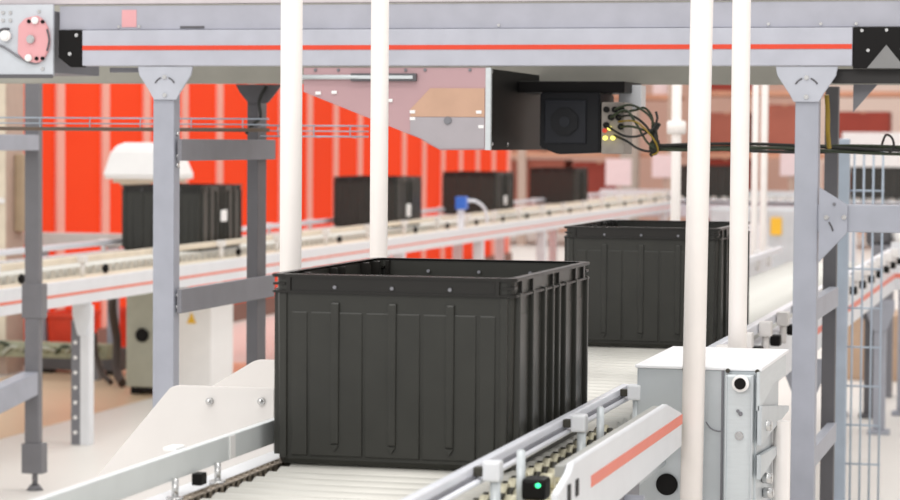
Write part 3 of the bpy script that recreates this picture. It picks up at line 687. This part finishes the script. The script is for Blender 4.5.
# things along the red wall and below the back conveyor
cbx = thing('control_cabinet', (-4.17, 11.2, 0), 'grey-green control box under the back conveyor with a white door and yellow triangle', 'cabinet')
MB().box(-4.385, -4.135, 11.1, 11.45, 0.04, 0.50, 0.008).build('body', CABG, cbx)
MB().box(-4.133, -3.955, 11.1, 11.42, 0.03, 0.50, 0.004).build('door', WHITE, cbx, 'white door')
MB().prism([(-4.076, 0.352), (-4.030, 0.352), (-4.053, 0.405)], 'y', 11.097, 11.0995).build('warning_triangle', YELLOW, cbx, 'yellow warning triangle')
MB().cyl((-4.300, 11.1, 0.290), (-4.300, 11.085, 0.290), 0.034, 20, bev=0.006).build('knob', BLACKM, cbx, 'black round knob')
for px in (-4.36, -4.16, -3.98): MB().box(px - 0.02, px + 0.02, 11.15, 11.35, 0.0, 0.04).build('foot', BLACKM, cbx)
for i, (px, py, lb) in enumerate(((-5.18, 12.35, 'red plastic bin under the back conveyor, farthest left of the red bins'), (-4.97, 12.75, 'red plastic bin under the back conveyor, behind the perforated leg'), (-4.78, 13.2, 'red plastic bin under the back conveyor, beside the grey-green control box'))):
    b_ = thing('storage_bin', (px, py, 0), lb, 'bin', 'red bins below the back conveyor')
    bm = bmesh.new()
    loft(bm, [rrect(0.16, 0.26, 0.02, 0.0), rrect(0.19, 0.30, 0.02, 0.30), rrect(0.175, 0.285, 0.02, 0.30), rrect(0.15, 0.25, 0.02, 0.01)], True, True)
    bmesh.ops.recalc_face_normals(bm, faces=bm.faces[:]); bm.transform(Matrix.Translation((px, py, 0.0)))
    MB()._add(bm).build('tub', REDB, b_)
    bm = bmesh.new()
    loft(bm, [rrect(0.21, 0.32, 0.02, 0.28), rrect(0.21, 0.32, 0.02, 0.302), rrect(0.18, 0.29, 0.02, 0.302)])
    bm.transform(Matrix.Translation((px, py, 0.0))); MB()._add(bm).build('rim', REDB, b_)
dk = thing('machine_box', (-5.0, 11.9, 0), 'low dark grey machine box on the floor under the back conveyor', 'machine')
MB().box(-5.25, -4.78, 12.0, 12.12, 0.02, 0.14, 0.01).build('case', DARKP, dk)
for px in (-5.2, -4.83): MB().box(px - 0.03, px + 0.03, 12.02, 12.1, 0, 0.02).build('foot', BLACKM, dk)
du = thing('cable_duct', (-5.0, 11.75, 0), 'olive cable duct running low under the back conveyor', 'duct')
MB().box(-5.8, -4.72, 11.70, 11.80, 0.11, 0.185, 0.006).build('channel', OLIVE, du)
for k in range(16):
    x = -5.75 + k * 0.058
    MB().tube([(x, 11.69, 0.12 + random.random() * 0.03), (x + 0.05, 11.685, 0.16 + random.random() * 0.03), (x + 0.12, 11.69, 0.14 + random.random() * 0.03)], 0.010, 6, 3).build('cable', (OLIVE, GREENC, CABG)[k % 3], du)
for px in (-5.6, -4.80): MB().box(px - 0.02, px + 0.02, 11.72, 11.78, 0.0, 0.112).build('stand', MIDP, du)
solo('hose', MB().tube([(-4.63, 11.60, 0.58), (-4.635, 11.55, 0.4), (-4.63, 11.6, 0.22), (-4.60, 11.52, 0.08), (-4.52, 11.40, 0.024)], 0.022), mat('hose_brown', (66, 54, 48), 0.6), (-4.6, 11.5, 0.02), 'dark brown hose dropping beside the grey-green control box', 'hose')
solo('hose', MB().tube([(-4.76, 11.62, 0.25), (-4.74, 11.6, 0.14), (-4.69, 11.55, 0.06), (-4.62, 11.50, 0.016)], 0.014), mat('hose_brown', (66, 54, 48), 0.6), (-4.7, 11.5, 0.02), 'thin dark hose left of the thicker brown one, reaching the floor', 'hose')
gd = thing('wall_bench', (-5.0, 11.5, 0), 'long light grey bench ledge between the red wall and the back conveyor', 'bench')
MB().box(-5.45, -4.60, 12.16, 12.30, 0.66, 0.725, 0.004).build('top', mat('bench_grey', (206, 202, 200), 0.5), gd)
for px in (-5.3, -4.9): MB().box(px - 0.025, px + 0.025, 12.2, 12.25, 0, 0.66).build('leg', POST, gd)
lc = thing('steel_cabinet', (-5.4, 11.97, 0), 'tall beige cabinet at the left edge, in front of the red wall', 'cabinet')
MB().box(-5.46, -5.34, 11.86, 12.08, 0.0, 2.0, 0.006).build('body', RACKM, lc)
MB().box(-5.339, -5.29, 11.95, 12.05, 0.74, 1.14, 0.006).build('side_box', mat('olive_beige', (176, 156, 130), 0.6), lc)
MB().box(-5.455, -5.345, 11.852, 11.86, 0.1, 1.9, 0.002).build('door', CREAM, lc)
MB().cyl((-5.38, 11.852, 0.9), (-5.35, 11.83, 0.9), 0.015, 12).build('handle', WHITE, lc)

# ------------------------------------------------------------------ right-hand cross conveyor
rx = thing('roller_conveyor', (0.3, 11.45, 0), 'short cross conveyor with a coral line at the right edge, behind the wire guard', 'conveyor', 'roller conveyors')
rollers(rx, 11.40, 11.94, -0.80, 1.4, 0.08, 0.027, False, 'x')
f = MB().box(-0.848, 1.5, 11.32, 11.35, 0.57, 0.72, 0.002).build('side_frame', FRAMEW, rx)
MB().box(-0.848, 1.5, 11.318, 11.321, 0.625, 0.645).build('stripe', PINKST, f, 'coral stripe')
MB().box(-0.848, 1.5, 11.97, 12.00, 0.57, 0.76, 0.002).build('side_frame', FRAMEW, rx)
for xx in (-0.74, 0.3, 1.3): add_leg(rx, xx, 11.37, 0.055, 0.57, POST, False)
mt = thing('drive_motor', (-0.88, 12.2, 0.0), 'dark motor with white cap below the bracket arm at the right edge', 'motor')
MB().cyl((-0.98, 12.2, 0.79), (-0.86, 12.2, 0.79), 0.06, 20, bev=0.01).build('barrel', DARKP, mt)
MB().cyl((-0.86, 12.2, 0.79), (-0.76, 12.2, 0.79), 0.055, 20, bev=0.02).build('cap', WHITE, mt, 'white cap')
MB().box(-0.95, -0.85, 12.15, 12.25, 0.0, 0.74).build('pedestal', MIDP, mt)

# ------------------------------------------------------------------ storage racks far behind
def rack(x0, x1, yy, levels, label):
    t = thing('storage_rack', ((x0 + x1) / 2, yy, 0), label, 'rack', 'storage racks')
    n = max(2, int((x1 - x0) / 1.3) + 1)
    for k in range(n):
        x = x0 + (x1 - x0) * k / (n - 1)
        MB().box(x - 0.05, x + 0.05, yy, yy + 0.08, 0, 3.2, 0.005).build('upright', RACKM, t)
    for z in levels:
        MB().box(x0, x1, yy + 0.01, yy + 0.9, z - 0.06, z, 0.005).build('shelf', PEACH, t)
rack(-8.2, -4.6, 28.9, (0.25, 1.12, 1.80), 'blurred beige storage rack beyond the end of the red wall')
rack(-4.4, -1.9, 29.6, (0.25, 1.12, 1.86), 'blurred beige storage rack behind the right-hand white poles')
def carton(x0, x1, yy, z0, z1, m, label):
    t = thing('carton', ((x0 + x1) / 2, yy, z0), label, 'carton', 'cartons on the storage racks')
    MB().box(x0, x1, yy, yy + 0.5, z0, z1, 0.006).build('box', m, t)
    MB().box((x0 + x1) / 2 - 0.03, (x0 + x1) / 2 + 0.03, yy - 0.002, yy + 0.502, z1 - 0.02, z1 + 0.002).build('tape', PEACH, t)
carton(-7.2, -6.2, 29.0, 1.12, 1.70, TERRA, 'terracotta carton on the far rack, just right of the red wall end')
carton(-6.1, -5.1, 29.0, 1.12, 1.62, TERRA, 'terracotta carton on the far rack, above the fourth back crate')
carton(-7.1, -5.9, 29.0, 0.25, 1.02, TERRA, 'terracotta carton low on the far rack, behind the fourth back crate')
carton(-5.8, -5.15, 29.0, 0.25, 1.00, BRICK, 'brick red carton low on the far rack, left of the grey column')
carton(-4.85, -4.62, 29.0, 1.80, 2.30, PALE, 'pale carton high on the far rack beside the grey column')
carton(-4.30, -3.75, 29.7, 1.86, 2.4, BRICK, 'brick red carton high on the far rack, left of the pole before the cabinet')
carton(-4.35, -3.80, 29.7, 0.25, 1.05, BRICK, 'brick red carton low on the far rack, left of the pole before the cabinet')
carton(-4.32, -3.82, 29.7, 1.12, 1.60, TERRA, 'terracotta carton on the middle shelf behind the dark cable loops')
carton(-3.65, -3.1, 29.7, 1.12, 1.70, TERRA, 'terracotta carton seen between the two right-hand white poles')
carton(-2.75, -2.15, 29.7, 1.12, 1.62, BRICK, 'brick red carton on the far rack, left of the right steel post')
carton(-2.9, -2.2, 29.7, 0.25, 1.0, TERRA, 'terracotta carton low on the far rack, left of the right steel post')
carton(-1.55, -1.15, 28.5, 0.0, 0.01 + 1.55, OCHRE, 'tall ochre carton standing far behind, near the right edge')
def sheet(x0, x1, yy, z0, z1, label, m=PALE):
    t = thing('notice_board', ((x0 + x1) / 2, yy, z0), label, 'board', 'pale boards in the distance')
    MB().box(x0, x1, yy, yy + 0.03, z0, z1, 0.005).build('panel', m, t)
    MB().box((x0 + x1) / 2 - 0.03, (x0 + x1) / 2 + 0.03, yy + 0.03, yy + 0.06, 0.0, z0 + 0.1).build('stand', RACKM, t)
sheet(-4.77, -4.50, 25.6, 0.78, 1.06, 'pale board just past the fourth back crate')
sheet(-4.28, -3.99, 25.6, 0.87, 1.11, 'pale board left of the pole before the cabinet')
sheet(-2.95, -2.72, 25.6, 0.90, 1.16, 'pale board left of the right steel post')
sheet(-2.45, -1.40, 27.0, 0.93, 1.36, 'wide white board far behind, right of the right steel post', WHITE)

fm = thing('machine_cabinet', (-2.7, 22.6, 0), 'light grey machine far behind, just left of the right steel post', 'machine')
MB().box(-3.25, -2.30, 22.6, 23.3, 0.05, 0.64, 0.02).build('body', ZINC, fm)
MB().box(-3.10, -2.70, 22.58, 22.6, 0.15, 0.5, 0.005).build('door', FRAMEW, fm)
MB().box(-2.68, -2.58, 22.57, 22.6, 0.40, 0.56, 0.005).build('yellow_plate', YELLOW, fm, 'yellow plate')
for px in (-3.15, -2.40): MB().box(px - 0.05, px + 0.05, 22.7, 23.2, 0, 0.05).build('foot', DARKP, fm)

carton(-1.15, -0.55, 13.0, 0.0, 0.34, mat('carton_dull_tan', (188, 160, 136), 0.8), 'low tan carton on the floor behind the wire guard at the right')

# ------------------------------------------------------------------ light
w = bpy.data.worlds.new('hall_light'); S.world = w; w.use_nodes = True
bg = w.node_tree.nodes['Background']
bg.inputs['Color'].default_value = (1.0, 0.985, 0.97, 1); bg.inputs['Strength'].default_value = 0.86
def lamp(name, loc, size, sy, power, rot=(0, 0, 0), col=(1, 0.98, 0.95)):
    l = bpy.data.lights.new(name, 'AREA'); l.shape = 'RECTANGLE'; l.size = size; l.size_y = sy; l.energy = power; l.color = col
    o = bpy.data.objects.new(name, l); o.location = loc; o.rotation_euler = rot; COL.objects.link(o)
lamp('ceiling_and_fill_light', (-1.5, -2.6, 4.4), 6.0, 2.0, 170, (math.radians(52), 0, math.radians(8)))  # fill lamp added behind the camera to brighten front-facing surfaces
lamp('ceiling_and_fill_light', (-1.2, 3.0, 5.2), 5.0, 1.2, 80)
lamp('ceiling_and_fill_light', (-1.2, 8.5, 5.2), 5.0, 1.2, 80)
lamp('ceiling_and_fill_light', (-3.5, 14.0, 5.2), 6.0, 1.2, 110)
lamp('ceiling_and_fill_light', (-3.5, 21.0, 5.2), 6.0, 1.2, 110)
lamp('ceiling_and_fill_light', (-3.5, 27.0, 5.2), 6.0, 1.2, 110)

# ------------------------------------------------------------------ camera
yaw, pitch, roll = 0.24644, 0.04327, 0.00766
f = Vector((-math.sin(yaw) * math.cos(pitch), math.cos(yaw) * math.cos(pitch), -math.sin(pitch)))
r = Vector((math.cos(yaw), math.sin(yaw), 0)); u = r.cross(f)
r2 = r * math.cos(roll) + u * math.sin(roll); u2 = -r * math.sin(roll) + u * math.cos(roll)
cam = bpy.data.cameras.new('camera'); co = bpy.data.objects.new('camera', cam); COL.objects.link(co)
M = Matrix((r2, u2, -f)).transposed().to_4x4(); M.translation = (0, 0, 1.2186)
co.matrix_world = M
cam.sensor_width = 36; cam.lens = 2485 / 900 * 36; cam.clip_start = 0.05; cam.clip_end = 200
cam.dof.use_dof = True; cam.dof.focus_distance = 4.9; cam.dof.aperture_fstop = 7.2
S.camera = co
S.view_settings.view_transform = 'Standard'; S.view_settings.look = 'None'; S.view_settings.gamma = 1; S.view_settings.exposure = 0.15
S.view_settings.use_curve_mapping = False
